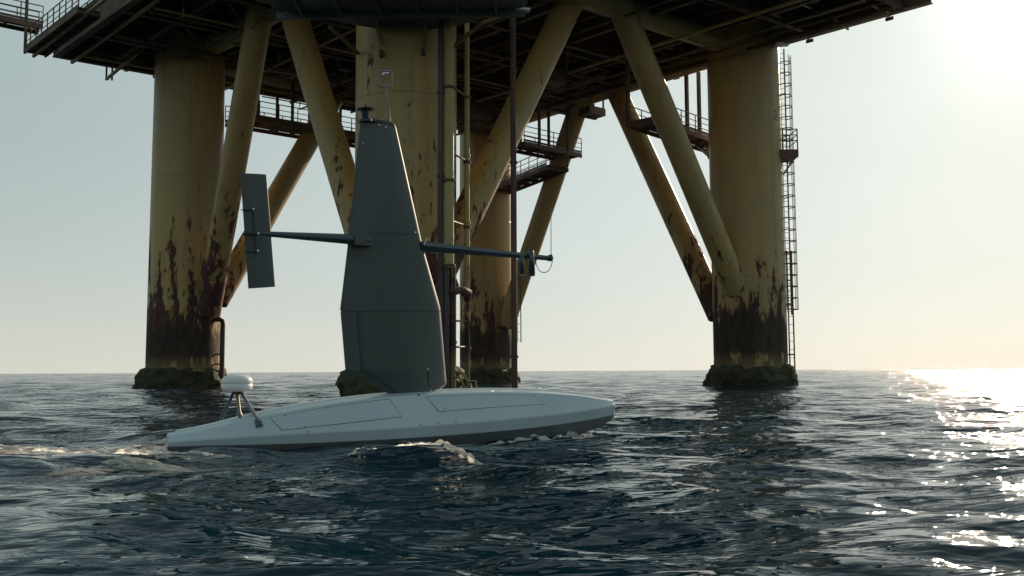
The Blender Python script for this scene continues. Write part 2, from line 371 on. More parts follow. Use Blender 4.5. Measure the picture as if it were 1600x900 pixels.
# pipes and cable trays slung below the girders
for q, z, r, m in ((2.3, 20.35, .11, 'pipe'), (3.1, 20.4, .07, 'rail'), (7.6, 20.2, .14, 'rustpipe'), (12.2, 20.35, .10, 'rail'), (12.8, 20.35, .07, 'pipe'), (17.7, 20.3, .12, 'rail')):
    MB().tube([dk(.8, q, z), dk(AL-1, q, z)], r, 10).build('service_pipe', M[m], deck, dk(.8, q, z))
for q, z, r, m in ((2.1, 20.2, .12, 'rustpipe'), (2.9, 20.3, .06, 'rail'), (7.0, 20.1, .1, 'pipe'), (11.8, 20.2, .08, 'rail'), (16.6, 20.15, .13, 'rail'), (21.5, 20.2, .09, 'pipe'), (26.2, 20.2, .09, 'rail')):
    MB().tube([dk(q, 1, z), dk(q, BL-1, z)], r, 10).build('service_pipe', M[m], deck, dk(q, 1, z))
for i in range(26):                                   # flat wind bracing between girders
    a0 = [0.5, 4.6, 9.4, 14.2, 19.0, 23.8][i % 6]; b0 = [.5, 5.2, 10.3, 15.5, 20.7][(i//6) % 5]
    p, q = (dk(a0+.3, b0+.3, 20.72), dk(a0+4.2, b0+4.6, 20.72)) if i % 2 else (dk(a0+4.2, b0+.3, 20.72), dk(a0+.3, b0+4.6, 20.72))
    MB().beam(p, q, .12, .10).build('wind_brace', M['rail'], deck, p)
for i in range(14):                                   # cable trays and junction boxes
    a, b = random.uniform(2, AL-3), random.uniform(2, 18); L = random.uniform(1.2, 3.5); d = u if i % 2 else v; p = dk(a, b, 20.42)
    MB().beam(p, p+d*L, .45, .14).build('cable_tray', M['bluegrey' if i % 3 else 'rail'], deck, p)
for i in range(34):                                   # short conduits with small junction boxes
    a, b = random.uniform(1, AL-4), random.uniform(.8, 22); L = random.uniform(2, 6); d = u if i % 2 else v; p = dk(a, b, random.uniform(20.1, 20.55)); q_ = p+d*L
    MB().tube([p, q_, q_+V(0, 0, .9)], random.choice((.03, .045, .07)), 6).build('conduit', M[random.choice(('rod', 'rail', 'pipe', 'rustpipe'))], deck, p)
    if i % 3 == 0: MB().beam(q_-d*.2, q_+d*.2, .35, .3).build('junction_box', M['bluegrey'], deck, q_)
for i in range(18):
    a, b = random.uniform(1, AL-2), random.uniform(1, 16); p = dk(a, b, 20.6); zz = random.uniform(.5, 1.4)
    MB().tube([p, p-V(0, 0, zz), p-V(0, 0, zz)+u*random.uniform(-1, 1)+v*random.uniform(-1, 1)], .05, 6).build('drain_pipe', M['rod'], deck, p)
for q, z, r in ((.9, 20.42, .06), (2.7, 19.78, .09), (4.9, 19.9, .06)):  # pale pipes hung low, added to catch the sun as light lines
    MB().tube([dk(q, .6, z), dk(q, BL-1, z)], r, 10).build('service_pipe', M['rod'], deck, dk(q, 1, z))
for i in range(15):  # short pale arms added at the edge so sun draws light lines
    b_ = 1.2+2.45*i; p = dk(-.12, b_, 20.55)
    o_ = MB().beam(p, dk(2.1+(i % 3)*.5, b_+.9, 20.25), .09, .11).build('light_line_arm', M['rod'], deck, p)
    if i % 2 == 0: MB().beam(p-v*.22-V(0, 0, .05), p+v*.22-V(0, 0, .05), .10, .18).build('clamp', M['fascia'], o_, p)
for i in range(20):
    b_ = 1.9+1.8*i; p = dk(5.4, b_, 20.15); MB().beam(p, dk(6.6, b_+.2, 20.05), .05, .06).build('pipe_support', M['rod'], deck, p)
# rods slung under the left corner, poking past the edge
for (a, b, ya) in (((52, 88), (142, -8), .1), ((112, 98), (222, -8), .1), ((166, 124), (236, 60), .1)):
    za = 20.35 if a[0] < 150 else 20.0
    p = PH(*a, za-.15); d = -v; L = 13 if a[0] < 150 else 5.0
    MB().beam(p, p+d*L+V(0, 0, .25 if a[0] < 150 else .5), .15, .15).build('hanger_beam', M['rod'], deck, p)
p = PH(166, 124, 19.85); MB().beam(p, p+V(0, 0, .9), .1, .1, up=u).build('hanger_post', M['rail'], deck, p)
p = p-u*-.35; MB().beam(p, p+V(0, 0, .9), .1, .1, up=u).build('hanger_post', M['rail'], deck, p)

# walkways with railings: floor part > joist, post, handrail, hanger
def walkway(A, B, wdir, width, z, mat='fascia', hang_to=20.6, rails=(True, True), post=1.35, hang=4, name='walkway', joists=True, label=None):
    A, B = Vector((A.x, A.y, z)), Vector((B.x, B.y, z)); t = (B-A).normalized(); L = (B-A).length; wv = wdir.normalized()*width
    mb = MB()
    nplank = 3
    for i in range(nplank):
        o = wv*((i+.5)/nplank); mb.beam(A+o, B+o, width/nplank-.03, .06)
    for o in (V(0, 0, 0), wv): mb.beam(A+o-V(0, 0, .19), B+o-V(0, 0, .19), .11, .26, ibeam=False)
    fl = mb.build(name, M[mat], plat, A)
    if label: fl['label'] = label
    if joists:
        n = max(2, int(L/1.5)); jm = None
        for i in range(n+1):
            p = A+t*(.15+(L-.3)*i/n)-V(0, 0, .16)
            MB().beam(p+wv.normalized()*.06, p+wv-wv.normalized()*.06, .09, .2).build('joist', M['steel'], fl, p)
    for si, on in enumerate(rails):
        if not on: continue
        o = wv*si + wv.normalized()*(.02 if si == 0 else -.02)
        n = max(1, round(L/post))
        for i in range(n+1):
            p = A+t*(L*i/n)+o; MB().tube([p, p+V(0, 0, 1.12)], .035, 6).build('post', M['rail'], fl, p)
        for h, r in ((1.12, .034), (.75, .025), (.4, .025)): MB().tube([A+o+V(0, 0, h), B+o+V(0, 0, h)], r, 6).build('handrail', M['rail'], fl, A+o+V(0, 0, h))
        MB().beam(A+o+V(0, 0, .12), B+o+V(0, 0, .12), .02, .15).build('kick_plate', M['rail'], fl, A+o)
    for i in range(hang):
        for si in (0, 1):
            p = A+t*(L*(i+.5)/hang)+wv*si - V(0, 0, .05)
            MB().beam(p, Vector((p.x, p.y, hang_to)), .16, .16, up=u).build('hanger', M['steel'], fl, p)
    return fl
uv_out = Vector((-u.y, u.x, 0))
# left: under the back left edge
zW = 17.75
a, b = PH(352, 191, zW), PH(600, 232, zW)
walkway(a, b, -uv_out, 2.5, zW, hang=5, label='railed walkway under the back left edge of the deck')
# right: from inside the platform to the right leg
zR = 16.2
a, b = PH(978, 199, zR-.3), PH(1110, 241, zR-.3); t_ = (b-a).normalized(); side = Vector((t_.y, -t_.x, 0))
walkway(a, b, side, 1.9, zR, mat='fascia', hang=0, post=1.6, label='railed walkway running to the right leg')
for q in (P(981, 150, a.y-.5), P(1073, 150, 62.0), P(1092, 150, 63.2)):
    MB().beam(Vector((q.x, q.y, zR-.2)), Vector((q.x, q.y, 21.0)), .2, .2, up=u).build('hanger', M['steel'], plat, (q.x, q.y, zR))
for (p0, p1) in (((1100, 214), (1108, 247)), ((1088, 226), (1107, 243))):
    a2, b2 = P(*p0, 63.6), P(*p1, 60.2); MB().beam(a2, b2, .15, .15).build('knee_brace', M['fascia'], plat, a2)
# middle: stub walkway and landing at the farthest leg
zM = 17.0
a, b = PH(790, 229, zM), PH(879, 247, zM)
walkway(a, b, Vector((b.y-a.y, -(b.x-a.x), 0)), 2.0, zM, hang=2, label='short walkway beside the farthest leg')
zN = 15.6
a, b = PH(745, 303, zN), PH(853, 258, zN)
walkway(a, b, Vector(((b-a).y, -(b-a).x, 0))*-1, 1.8, zN, hang=0, label='lower landing on the farthest leg')
a2, b2 = P(806, 288, 76), P(826, 268, 76); MB().beam(a2, b2, .15, .15).build('knee_brace', M['fascia'], plat, a2)
# dark boxes and pump skids slung under the back corner
for (px, py, Y, sx_, sy_, sz_) in ((890, 160, 70, 3.0, 2.2, 1.3), (925, 176, 69, 1.6, 1.2, .5), (770, 190, 74, 3.5, 2.5, 1.6), (1010, 110, 64, 2.4, 1.6, 1.0), (505, 140, 66, 2.2, 2, 1.0), (660+80, 170, 68, 2.2, 2, 1.5), (850, 120, 60, 2.5, 1.6, .9)):
    c = P(px, py, Y); mb = MB().beam(c-u*sx_/2, c+u*sx_/2, sy_, sz_); mb.beam(c-u*sx_/2-v*.4+V(0, 0, sz_/2+.04), c+u*sx_/2-v*.4+V(0, 0, sz_/2+.04), .2, .1); mb.beam(c-u*sx_/2+v*.4-V(0, 0, sz_/2+.04), c+u*sx_/2+v*.4-V(0, 0, sz_/2+.04), .2, .1)
    bx = mb.build('equipment_skid', M['steel'], plat, c)
    for s1 in (-.4, .4):
        for s2 in (-.4, .4):
            p = c+u*sx_*s1+v*sy_*s2; MB().beam(Vector((p.x, p.y, c.z+sz_/2)), Vector((p.x, p.y, 21.2)), .1, .1, up=u).build('hanger', M['steel'], bx, p)
# upper walkway at the far left, seen above the corner
a, b = PH(-160, 4, 22.2), PH(60, 50, 22.2)
walkway(a, b, -uv_out, 1.2, 22.35, hang=0, post=1.2, label='upper railed walkway at the left corner')
# left corner: post and railed stair landing
c = PH(39, 81, 20.4); MB().beam(c, c+V(0, 0, 3.6), .16, .16, up=u).build('corner_post', M['rail'], plat, c)
walkway(c+v*.1, c-v*9, u, 1.15, 20.62, hang=0, post=1.0, name='side_walkway', label='side walkway at the left corner of the deck')
# blue-grey balcony in front of the near leg
zC = 15.85; c0 = LEG['C'][0]
pl = [PH(428, 14, zC), PH(560, 40, zC), V(-4.75, 41.2, 0), PH(716, 40, zC), PH(822, 10, zC), V(.9, 35.6, 0), V(-9.9, 35.9, 0)]
bal = MB().prism([(p.x, p.y) for p in pl], zC, zC+.28).build('balcony', M['bluegrey'], plat, (c0.x, c0.y, zC))
bal['label'] = 'blue-grey balcony around the near leg'
for x in (-8.6, -7.0, -5.4, -3.8, -2.2, -.6): MB().beam((x, 36.0, zC-.1), (x, 38.6, zC-.1), .12, .18).build('joist', M['bluegrey'], bal, (x, 36, zC))
MB().beam((-9.7, 38.75, zC-.13), (.6, 38.6, zC-.13), .16, .24).build('edge_beam', M['bluegrey'], bal, (-9.7, 38.7, zC))
for p0, p1 in (((560, 84), (515, 42)), ((706, 76), (752, 36)), ((752, 36), (797, 20)), ((598, 70), (584, 20)), ((662, 70), (668, 20))):
    a2, b2 = P(*p0, 41.3 if p0[0] != 598 and p0[0] != 662 else 40.3), P(*p1, 39.2); MB().beam(a2, b2, .13, .13).build('strut', M['rod'], bal, a2)
for px, py in ((817, 14),):
    c = P(px, py, 38.8); l = MB().beam(c-V(.35, 0, 0), c+V(.3, 0, -.06), .3, .1).build('floodlight_sky_gap', M['lamp_gap'], plat, c)
c = P(1223, 70, 54.0); MB().beam(c-V(.4, 0, 0), c+V(.35, 0, .05), .5, .14).build('floodlight_sky_gap', M['lamp_gap'], plat, c)  # no lamp: pale box added in place of a bright gap of sky
a2, b2 = P(1192, 84, 57.0), P(1224, 47, 56.0); brk = MB().tube([a2, P(1205, 60, 56.4), b2], .09, 8).build('bracket', M['rod'], plat, a2)
a2 = P(1203, 52, 56.2); MB().beam(a2, P(1248, 38, 56.0), .7, .35).build('junction_box', M['bluegrey'], plat, a2)

# riser pipes
def riser(px0, px1, Y, r, m, z0, z1, rings=(), lab=None, flange_m=None):
    a = P(px1, 600, Y); b = Vector((a.x, a.y, z1)); a = Vector((a.x, a.y, z0))
    o = MB().tube([a, b], r, 20).build('riser_pipe', M[m], plat, a)
    if lab: o['label'] = lab
    for z in rings:
        MB().tube([(a.x, a.y, z-.05), (a.x, a.y, z+.05)], r*1.35, 20).build('flange', M[flange_m or m], o, (a.x, a.y, z))
    return a
ra = riser(0, 688, 39.9, .13, 'purple', -2, 16, (2, 5.6, 9.2, 12.8), 'dark purple riser pipe on the near leg')
rb = riser(0, 701.5, 39.9, .20, 'pipe', 5.3, 16, (13.0, 9.0, 5.4), 'yellow riser pipe beside the dark one', 'rustpipe')
rb2 = riser(0, 697, 39.95, .13, 'purple', -2, 5.3, (3.4,), 'dark lower length of riser pipe')
rb3 = riser(0, 707, 40.2, .14, 'pipe', -2, 5.4, (4.4, 2.2), 'pale lower length of riser pipe')
rc_ = riser(0, 730, 41.8, .115, 'pipe', -2, 19.5, (4.3, 7.5, 10.5, 13.5), 'slim yellow riser pipe standing off the near leg')
rd = riser(0, 804, 41.0, .13, 'rustpipe', -2, 16.8, (1.6, 6.0, 10.0, 14), 'lone rusty riser pipe right of the near leg')
for z in (13.1, 10.2, 7.3, 4.3, 3.1, 2.0):
    p = Vector((rb.x+.1, rb.y+.1, z)); q = Vector((rc_.x, rc_.y, z+.05)); MB().tube([p, q], .045, 8).build('clamp_arm', M['rail'], plat, p)
    q = Vector((rc_.x, rc_.y, z)); MB().tube([q-V(0, 0, .06), q+V(0, 0, .06)], .17, 16).build('clamp', M['rustpipe'], plat, q)
p = Vector((rb.x+.15, rb.y+.1, 4.3)); MB().tube([p, p+V(.35, .3, .12), p+V(.62, .9, .05), Vector((rc_.x, rc_.y, 4.15))], .16, 14).build('elbow_pipe', M['rustpipe'], plat, p)
p = Vector((rb3.x, rb3.y-.05, 0.9))
MB().tube([p+V(0, 0, -.2), p+V(.3, -.1, -.15), p+V(.5, -.1, -.6), p+V(.75, -.05, -.45), p+V(.8, 0, -1.0)], .06, 8).build('hose', M['rod'], plat, p)
MB().tube([p+V(0, 0, .1), p+V(.45, -.1, 0), p+V(.65, -.1, -.35), p+V(.95, -.05, -.3), p+V(1.05, 0, -.9)], .06, 8).build('hose', M['rod'], plat, p)
# elbow pipe right of the left leg
a = P(346, 500, 59.0); zt = P(348, 499, 59).z
MB().tube([V(a.x-.6, a.y, zt), V(a.x-.12, a.y, zt), V(a.x+.05, a.y, zt-.1), V(a.x+.09, a.y, zt-.3), V(a.x+.09, a.y, -2)], .15, 14).build('elbow_pipe', M['rustpipe'], plat, a)
for z in (1.5, 2.1): MB().tube([V(a.x-.6, a.y, z), V(a.x+.1, a.y, z)], .05, 8).build('clamp_arm', M['rustpipe'], plat, (a.x, a.y, z))

# caged ladders
def ladder(x, y, z0, z1, cage0, cage1, face, width=.42, rung=.32, hoop=.69, lab=None, stand=()):
    fx = Vector(face).normalized(); sx = Vector((-fx.y, fx.x, 0)); c = V(x, y, 0); mb = MB()
    for s in (-1, 1): mb.tube([c+sx*s*width/2+V(0, 0, z0), c+sx*s*width/2+V(0, 0, z1)], .045, 6)
    o = mb.build('ladder', M['ladder'], plat, (x, y, z0))
    if lab: o['label'] = lab
    me = MB().tube([-sx*width/2, sx*width/2], .016, 5).build('rung', M['ladder'], o); rm = me.data; bpy.data.objects.remove(me)
    z = z0+.2
    while z < z1: share(rm, 'rung', Matrix.Translation((x, y, z)), o); z += rung
    if cage1 > cage0:
        R_ = .36; pts = [sx*(width/2)]+[fx*(.36+math.sin(q)*R_)+sx*math.cos(q)*R_ for q in np.linspace(-.25, math.pi+.25, 12)]+[-sx*(width/2)]
        h = MB().tube(pts, .032, 5).build('hoop', M['ladder'], o); hm = h.data; bpy.data.objects.remove(h)
        z = cage0
        while z <= cage1: share(hm, 'hoop', Matrix.Translation((x, y, z)), o); z += hoop
        for q in np.linspace(0, math.pi, 5):
            p = c+fx*(.36+math.sin(q)*R_)+sx*math.cos(q)*R_; MB().tube([p+V(0, 0, cage0), p+V(0, 0, cage1)], .021, 4).build('cage_bar', M['ladder'], o, p)
    for z in stand:
        for s in (-1, 1): MB().tube([c+sx*s*width/2+V(0, 0, z), c+sx*s*width/2-fx*.75+V(0, 0, z)], .035, 6).build('standoff', M['rail'], o, c+V(0, 0, z))
    return o
rx, ry = LEG['R'][0].x, LEG['R'][0].y; LX, LY = rx+2.19+.08, ry-.45
lad = ladder(LX, LY, 4.3, 20.8, 4.6, 20.2, (.35, -1, 0), lab='caged ladder on the right leg', stand=(5.0, 6.4, 8.0, 11.5, 15.3, 18))
lx2 = LX+.02
o = ladder(LX+.12, LY-.02, -1, 8.2, 1, 0, (.35, -1, 0), width=.34, lab='lower open ladder on the right leg', rung=.5)
for z in (1.9, 4.9, 8.1): MB().tube([V(LX-.7, LY+.1, z), V(LX+.25, LY, z)], .05, 6).build('standoff', M['rail'], o, (LX, LY, z))
# small rest platform on the ladder
zz = 14.35; pf = MB().prism([(LX-.55, LY-.9), (LX+.62, LY-.9), (LX+.62, LY+.8), (LX-.55, LY+.8)], zz-.55, zz-.1).build('rest_platform', M['fascia'], plat, (LX, LY, zz))
for x_, y_ in ((LX+.58, LY-.86), (LX+.58, LY+.76), (LX-.3, LY-.86)):
    MB().tube([(x_, y_, zz-.1), (x_, y_, zz+1.15)], .04, 6).build('post', M['rail'], pf, (x_, y_, zz))
for h in (.45, .8, 1.15):
    MB().tube([(LX-.3, LY-.86, zz+h), (LX+.58, LY-.86, zz+h), (LX+.58, LY+.76, zz+h), (LX-.3, LY+.76, zz+h)], .03, 6).build('handrail', M['rail'], pf, (LX, LY, zz+h))
MB().beam((LX+.5, LY-.8, zz-.5), (LX-.3, LY-.8, zz-1.6), .1, .1).build('knee_brace', M['fascia'], pf, (LX, LY, zz))
q = P(811, 500, 74.0); ladder(q.x, q.y, P(811, 535, 74).z, P(811, 405, 74).z, 1, 0, (.1, -1, 0), width=.28, rung=.62, lab='short ladder at the farthest leg')
# small fittings on the legs: lifting lugs, brackets
for (k, px, py, Y) in (('C', 596, 84, 40.4), ('C', 662, 80, 40.4)):
    c = P(px, py, Y); MB().beam(c+V(0, .15, 0), c+V(0, -.12, 0), .14, .3).build('lug', M['rustpipe'], legs[k], c)

def leg_mark(txt, px, py, size, col):
    cu = bpy.data.curves.new('mark', 'FONT'); cu.body = txt; cu.size = size; tmp = bpy.data.objects.new('mark', cu); scene.collection.objects.link(tmp)
    me = bpy.data.meshes.new_from_object(tmp.evaluated_get(bpy.context.evaluated_depsgraph_get())); bpy.data.objects.remove(tmp)
    c, r = LEG['R'][0], LEG['R'][1]+.006; d = P(px, py, c.y)-c; q0 = math.asin(max(-1, min(1, d.x/r))); z0 = P(px, py, c.y-r*.7).z
    o = bpy.data.objects.new('painted_mark', me); scene.collection.objects.link(o)
    for v_ in me.vertices:
        q = q0+v_.co.x/r; v_.co = (r*math.sin(q), -r*math.cos(q), z0+v_.co.y)
    o.location = c; me.materials.clear(); me.materials.append(mat_simple('mark_paint', col, .6, 0, .3, 6, None, 0)); attach(o, legs['R'])
leg_mark('2', 1196, 189, .95, (.10, .15, .17))

# ------------------------------------------------------------------ the sailing drone
H0, H1 = Vector((-4.50, 12.62, 0)), Vector((1.58, 15.85, 0))       # stern and bow on the centre line
hd = (H1-H0).normalized(); hs = Vector((hd.y, -hd.x, 0)); HL = (H1-H0).length       # hs points to the camera side
boat = empty('sailing_drone', (H0+H1)/2)
tag(boat, 'pale blue-grey unmanned sailing drone with rigid dark wing sail cruising on the sea', 'sailing drone')
#        s    ztop   zc1   zc2   zkeel  wtop  wc1   wc2
ST = [(0.00, .170, .115, .045, -.03, 0.068, .110, .105),
      (0.06, .235, .135, .045, -.10, 0.118, .190, .180),
      (0.16, .390, .165, .040, -.18, 0.186, .300, .285),
      (0.30, .545, .190, .040, -.24, 0.240, .400, .380),
      (0.45, .640, .220, .055, -.26, 0.256, .450, .430),
      (0.60, .675, .260, .085, -.25, 0.256, .450, .430),
      (0.74, .668, .305, .125, -.20, 0.240, .400, .375),
      (0.86, .620, .355, .180, -.10, 0.192, .310, .285),
      (0.95, .550, .405, .235, .06, 0.133, .215, .190),
      (1.00, .490, .440, .275, .185, 0.077, .125, .110)]
def hst(s):
    S_ = np.array([r[0] for r in ST]); out = []
    for j in range(1, 8):
        y_ = np.array([r[j] for r in ST]); m = np.gradient(y_, S_); i = min(max(np.searchsorted(S_, s)-1, 0), len(S_)-2); h = S_[i+1]-S_[i]; t = (s-S_[i])/h
        out.append((2*t**3-3*t**2+1)*y_[i]+(t**3-2*t*t+t)*h*m[i]+(-2*t**3+3*t*t)*y_[i+1]+(t**3-t*t)*h*m[i+1])
    return out
def hp(s, side, z): return H0+hd*(s*HL)+hs*side+V(0, 0, z)
def facet(s, f, off=0):
    """point on the sloping near deck facet; f 0 = upper edge, 1 = chine"""
    zt, z1, z2, zk, wt, w1, w2 = hst(s); nrm = Vector((0, 0, 0))
    a, b = hp(s, wt, zt), hp(s, w1, z1); d = (b-a).normalized(); nrm = hd.cross(d).normalized()
    if nrm.dot(hs) < 0: nrm = -nrm
    return a+(b-a)*f+nrm*off
NS = 60; keyS = [i/NS for i in range(NS+1)]
def section(s):
    zt, z1, z2, zk, wt, w1, w2 = hst(s)
    return [(wt*.0, zt+.046), (wt*.92, zt+.010), (wt, zt), (w1, z1), (w1+.004, z1-.02), (w2+.004, z2+.012), (w2, z2), (w2*.62, zk*.5+z2*.5-.02), (w2*.25, zk), (0, zk-.02)]
up_, lo_ = MB(), MB()
for mb, rngj in ((up_, (0, 6)), (lo_, (6, 9))):
    for side in (1, -1):
        vs = []; m = rngj[1]-rngj[0]+1
        for s in keyS:
            sec = section(s)[rngj[0]:rngj[1]+1]; vs += [hp(s, side*w_, z_) for w_, z_ in sec]
        fs = [[i*m+j, (i+1)*m+j, (i+1)*m+j+1, i*m+j+1] for i in range(NS) for j in range(m-1)]
        if side == 1: fs = [f[::-1] for f in fs]
        mb.add(vs, fs, False)
sec0, sec1 = section(0), section(1)
up_.add([hp(0, w_, z_) for w_, z_ in sec0[:7]]+[hp(0, -w_, z_) for w_, z_ in sec0[:7][::-1]], [list(range(14))])
lo_.add([hp(0, w_, z_) for w_, z_ in sec0[6:]]+[hp(0, -w_, z_) for w_, z_ in sec0[6:][::-1]], [list(range(8))])
for s0, s1 in ((.015, .485), (.515, .985)):           # white bead added on the deck crown to catch sun as a lit line
    pts = [hp(q, 0, hst(q)[0]+.044) for q in np.linspace(s0, s1, 40)]
    MB().tube(pts, .021, 12).build('sun_line_bead', M['white'], boat, pts[0])
# rounded blunt bow cap
def cap(mb, sec):
    n = len(sec); vs = []
    rings = [(0, 1.0), (.035, .93), (.055, .75)]
    zc = sum(z for w_, z in sec)/n
    loop = [(w_, z_) for w_, z_ in sec]+[(-w_, z_) for w_, z_ in sec[::-1]]
    for dx, k in rings: vs += [H1+hd*dx+hs*(w_*k)+V(0, 0, zc+(z_-zc)*(1-(1-k)*.4)) for w_, z_ in loop]
    m = len(loop); fs = [[i*m+j, i*m+(j+1) % m, (i+1)*m+(j+1) % m, (i+1)*m+j] for i in range(2) for j in range(m)]
    mb.add(vs, fs); mb.add(vs[2*m:], [list(range(m))])
cap(up_, sec1)
hull = up_.build('hull', M['hull'], boat, H0)
lo_.build('bottom', M['bottom'], hull, H0)
# hatches in the near deck facet: dark gasket, lid a little proud
def hatch(c4, hinge=False):
    def quad(k, off):
        cs = sum(c[0] for c in c4)/4; cf = sum(c[1] for c in c4)/4; n = 14; vs = []
        for side in (0, 1):
            a, b = (c4[0], c4[1]) if side == 0 else (c4[3], c4[2])
            for i in range(n+1):
                s = a[0]+(b[0]-a[0])*i/n; f = a[1]+(b[1]-a[1])*i/n
                vs.append((cs+(s-cs)*(1-k[0]), cf+(f-cf)*(1-k[1]), off))
        return n, vs
    def slab(k, o0, o1, m, name, par):
        n, q = quad(k, 0); mb = MB(); t_ = [facet(s, f, o1) for s, f, _ in q]; b_ = [facet(s, f, o0) for s, f, _ in q]; N = n+1
        fs = [[i, i+1, N+i+1, N+i] for i in range(n)]
        rim = list(range(N))+list(range(2*N-1, N-1, -1)); vs = t_+b_
        fs += [[rim[i], rim[(i+1) % len(rim)], rim[(i+1) % len(rim)]+2*N, rim[i]+2*N] for i in range(len(rim))]
        mb.add(vs, fs); return mb.build(name, M[m], par, facet(c4[0][0], c4[0][1]))
    g = slab((0, 0), -.004, .0022, 'seam', 'hatch', hull)
    slab((.0085, .05), -.004, .0045, 'hull', 'hatch_lid', g)
hatch([(.185, .12), (.432, .05), (.452, .68), (.205, .84)])
hatch([(.512, .06), (.775, .10), (.802, .52), (.535, .60)])
# bolt heads and fittings on the hull side
for s, f in ((.215, .17), (.39, .12), (.255, 1.2), (.30, .1), (.49, 1.02), (.53, 1.1), (.57, 1.05), (.55, .52), (.25, .76)):
    p = facet(s, min(f, .97), .002); MB().tube([p, p+hs*.008], .008, 8).build('bolt', M['black'], hull, p)
p = hp(.815, -.05, hst(.815)[0]+.01); MB().tube([p-hd*.10, p-hd*.08+V(0, 0, .035), p+V(0, 0, .045), p+hd*.02], [.012, .03, .032, .012], 10).build('cleat', M['white'], boat, p)
p = facet(.497, .0, .01); MB().tube([p-hs*.3, p+V(0, 0, .0)], .012, 6).build('deck_line', M['seam'], hull, p)

# radome on three struts
rc = P(370.5, 601, 13.35); sc = 13.35/1500
prof = [(.02, .142), (.10, .138), (.155, .122), (.195, .090), (.210, .050), (.208, .018), (.202, .010), (.209, .004), (.209, -.045), (.198, -.075), (.165, -.092), (.02, -.098)]
ra_ = MB().lathe([(r, z) for r, z in prof[::-1]], rc, 40).build('radome', M['white'], boat, rc)
bm_ = MB().tube([rc-V(0, 0, .098), rc-V(0, 0, .13)], .075, 16).build('mount', M['black'], ra_, rc)
base = rc-V(0, 0, .115)
foot1 = facet(.165, .45, .012); foot2 = hp(.135, 0.02, hst(.135)[0]); foot3 = hp(.10, -.24, hst(.1)[0]-.07)
for ft, off, m in ((foot1, V(.07, -.03, 0), 'grey'), (foot2, V(.0, 0, 0), 'rod'), (foot3, V(-.06, .04, 0), 'carbon')):
    st_ = MB().tube([base+off, ft+V(0, 0, .03)], .024, 10).build('strut', M[m], ra_, base)
    MB().tube([ft-V(0, 0, .03)+(base-ft)*.0, ft+(base+off-ft).normalized()*.06, ft+(base+off-ft).normalized()*.16], [.05, .045, .027], 12).build('foot', M['carbon'], st_, ft)

# wing plane
W0 = Vector((-1.40, 14.33, 0)); wd = Vector((.79, .61, 0)).normalized(); wnrm = Vector((wd.y, -wd.x, 0))
def WP(px, py, off=0): return PP(px, py, W0, wnrm)+wnrm*off
wing = empty('wing_sail', WP(650, 617)); attach(wing, boat)
def le(y): return np.interp(y, [190, 197, 385, 480, 600, 617.5], [612, 618, 660, 687, 697, 678])
def te(y): return np.interp(y, [190, 380, 482, 578, 617.5], [563, 544, 532, 540, 612])
def foil(xc):                                         # half thickness along the chord, xc 0 = leading edge
    return 5*.15*(.2969*math.sqrt(max(xc, 0))-.126*xc-.3516*xc**2+.2843*xc**3-.1015*xc**4)+.004*xc
XC = [0, .004, .015, .04, .08, .15, .25, .38, .52, .66, .8, .92, 1.0]
def wing_panel(y0, y1, name, n=8, c0=0.0, c1=1.0, m='wing', shrink=0, par=None):
    mb = MB(); vs = []; xc = [c0+(c1-c0)*q for q in XC] if (c0 > 0) else [min(q, c1) for q in XC if q < c1]+[c1]
    ys_ = sorted([y0+(y1-y0)*i/n for i in range(n+1)]+[q for q in (578, 577, 579.5, 600, 482, 197) if y0+1 < q < y1-1])
    loop = [(q, 1) for q in xc]+[(q, -1) for q in xc[::-1]]
    if c0 == 0: loop = loop[:-1]
    for y_ in ys_:
        # bottom chamfers keep the same vertical thickness law
        a, b = WP(le(y_)-shrink, y_), WP(te(y_)+shrink, y_); ch = (b-a); yf = min(y_, 560); chl = (WP(te(yf), yf)-WP(le(yf), yf)).length
        for q, sgn in loop: vs.append(a+ch*q+wnrm*(sgn*(foil(q)*chl-(0.006 if shrink else 0))))
    m_ = len(loop)
    mb.add(vs, [[i*m_+j, i*m_+(j+1) % m_, (i+1)*m_+(j+1) % m_, (i+1)*m_+j] for i in range(len(ys_)-1) for j in range(m_)], True)
    mb.add(vs[:m_], [list(range(m_))[::-1]]); mb.add(vs[-m_:], [list(range(m_))])
    o = mb.build(name, M[m], par or wing, WP(650, (y0+y1)/2)); return o
wing_panel(191, 616, 'wing_core', 24, m='black', shrink=.9)
wing_panel(190, 366.0, 'wing_panel', 14); wing_panel(367.3, 486.0, 'wing_panel', 8)
wing_panel(487.3, 617.5, 'wing_panel', 12, 0, .862)
wing_panel(487.3, 617.5, 'trailing_flap', 12, .87, 1.0)
# top cap, vane base, beacon
tc = WP(590, 190)
MB().tube([WP(564, 191, 0), WP(566, 187, 0), WP(612, 194.5, 0), WP(616, 198, 0)], [.02, .045, .05, .02], 10).build('tip_cap', M['black'], wing, tc)
def up_at(px, py): return WP(px, py)
a_ = up_at(571, 190); wv_ = (up_at(570, 170)-up_at(571.5, 190)).normalized()
bc = MB().tube([a_, a_+wv_*.035, a_+wv_*.04, a_+wv_*.13, a_+wv_*.165, a_+wv_*.175], [.085, .085, .068, .060, .045, .03], 20).build('beacon', M['carbon'], boat, a_)
dz_ = up_at(571.5, 171); MB().tube([dz_-wv_*.010, dz_, dz_+wv_*.012, dz_+wv_*.02], [.05, .145, .13, .03], 24).build('beacon_brim', M['black'], bc, dz_)
MB().tube([dz_, up_at(571.5, 163)], [.018, .012], 8).build('beacon_stub', M['black'], bc, dz_)
MB().tube([a_-wv_*.01, a_+wv_*.028], [.105, .10], 20).build('beacon_base', M['black'], bc, a_)
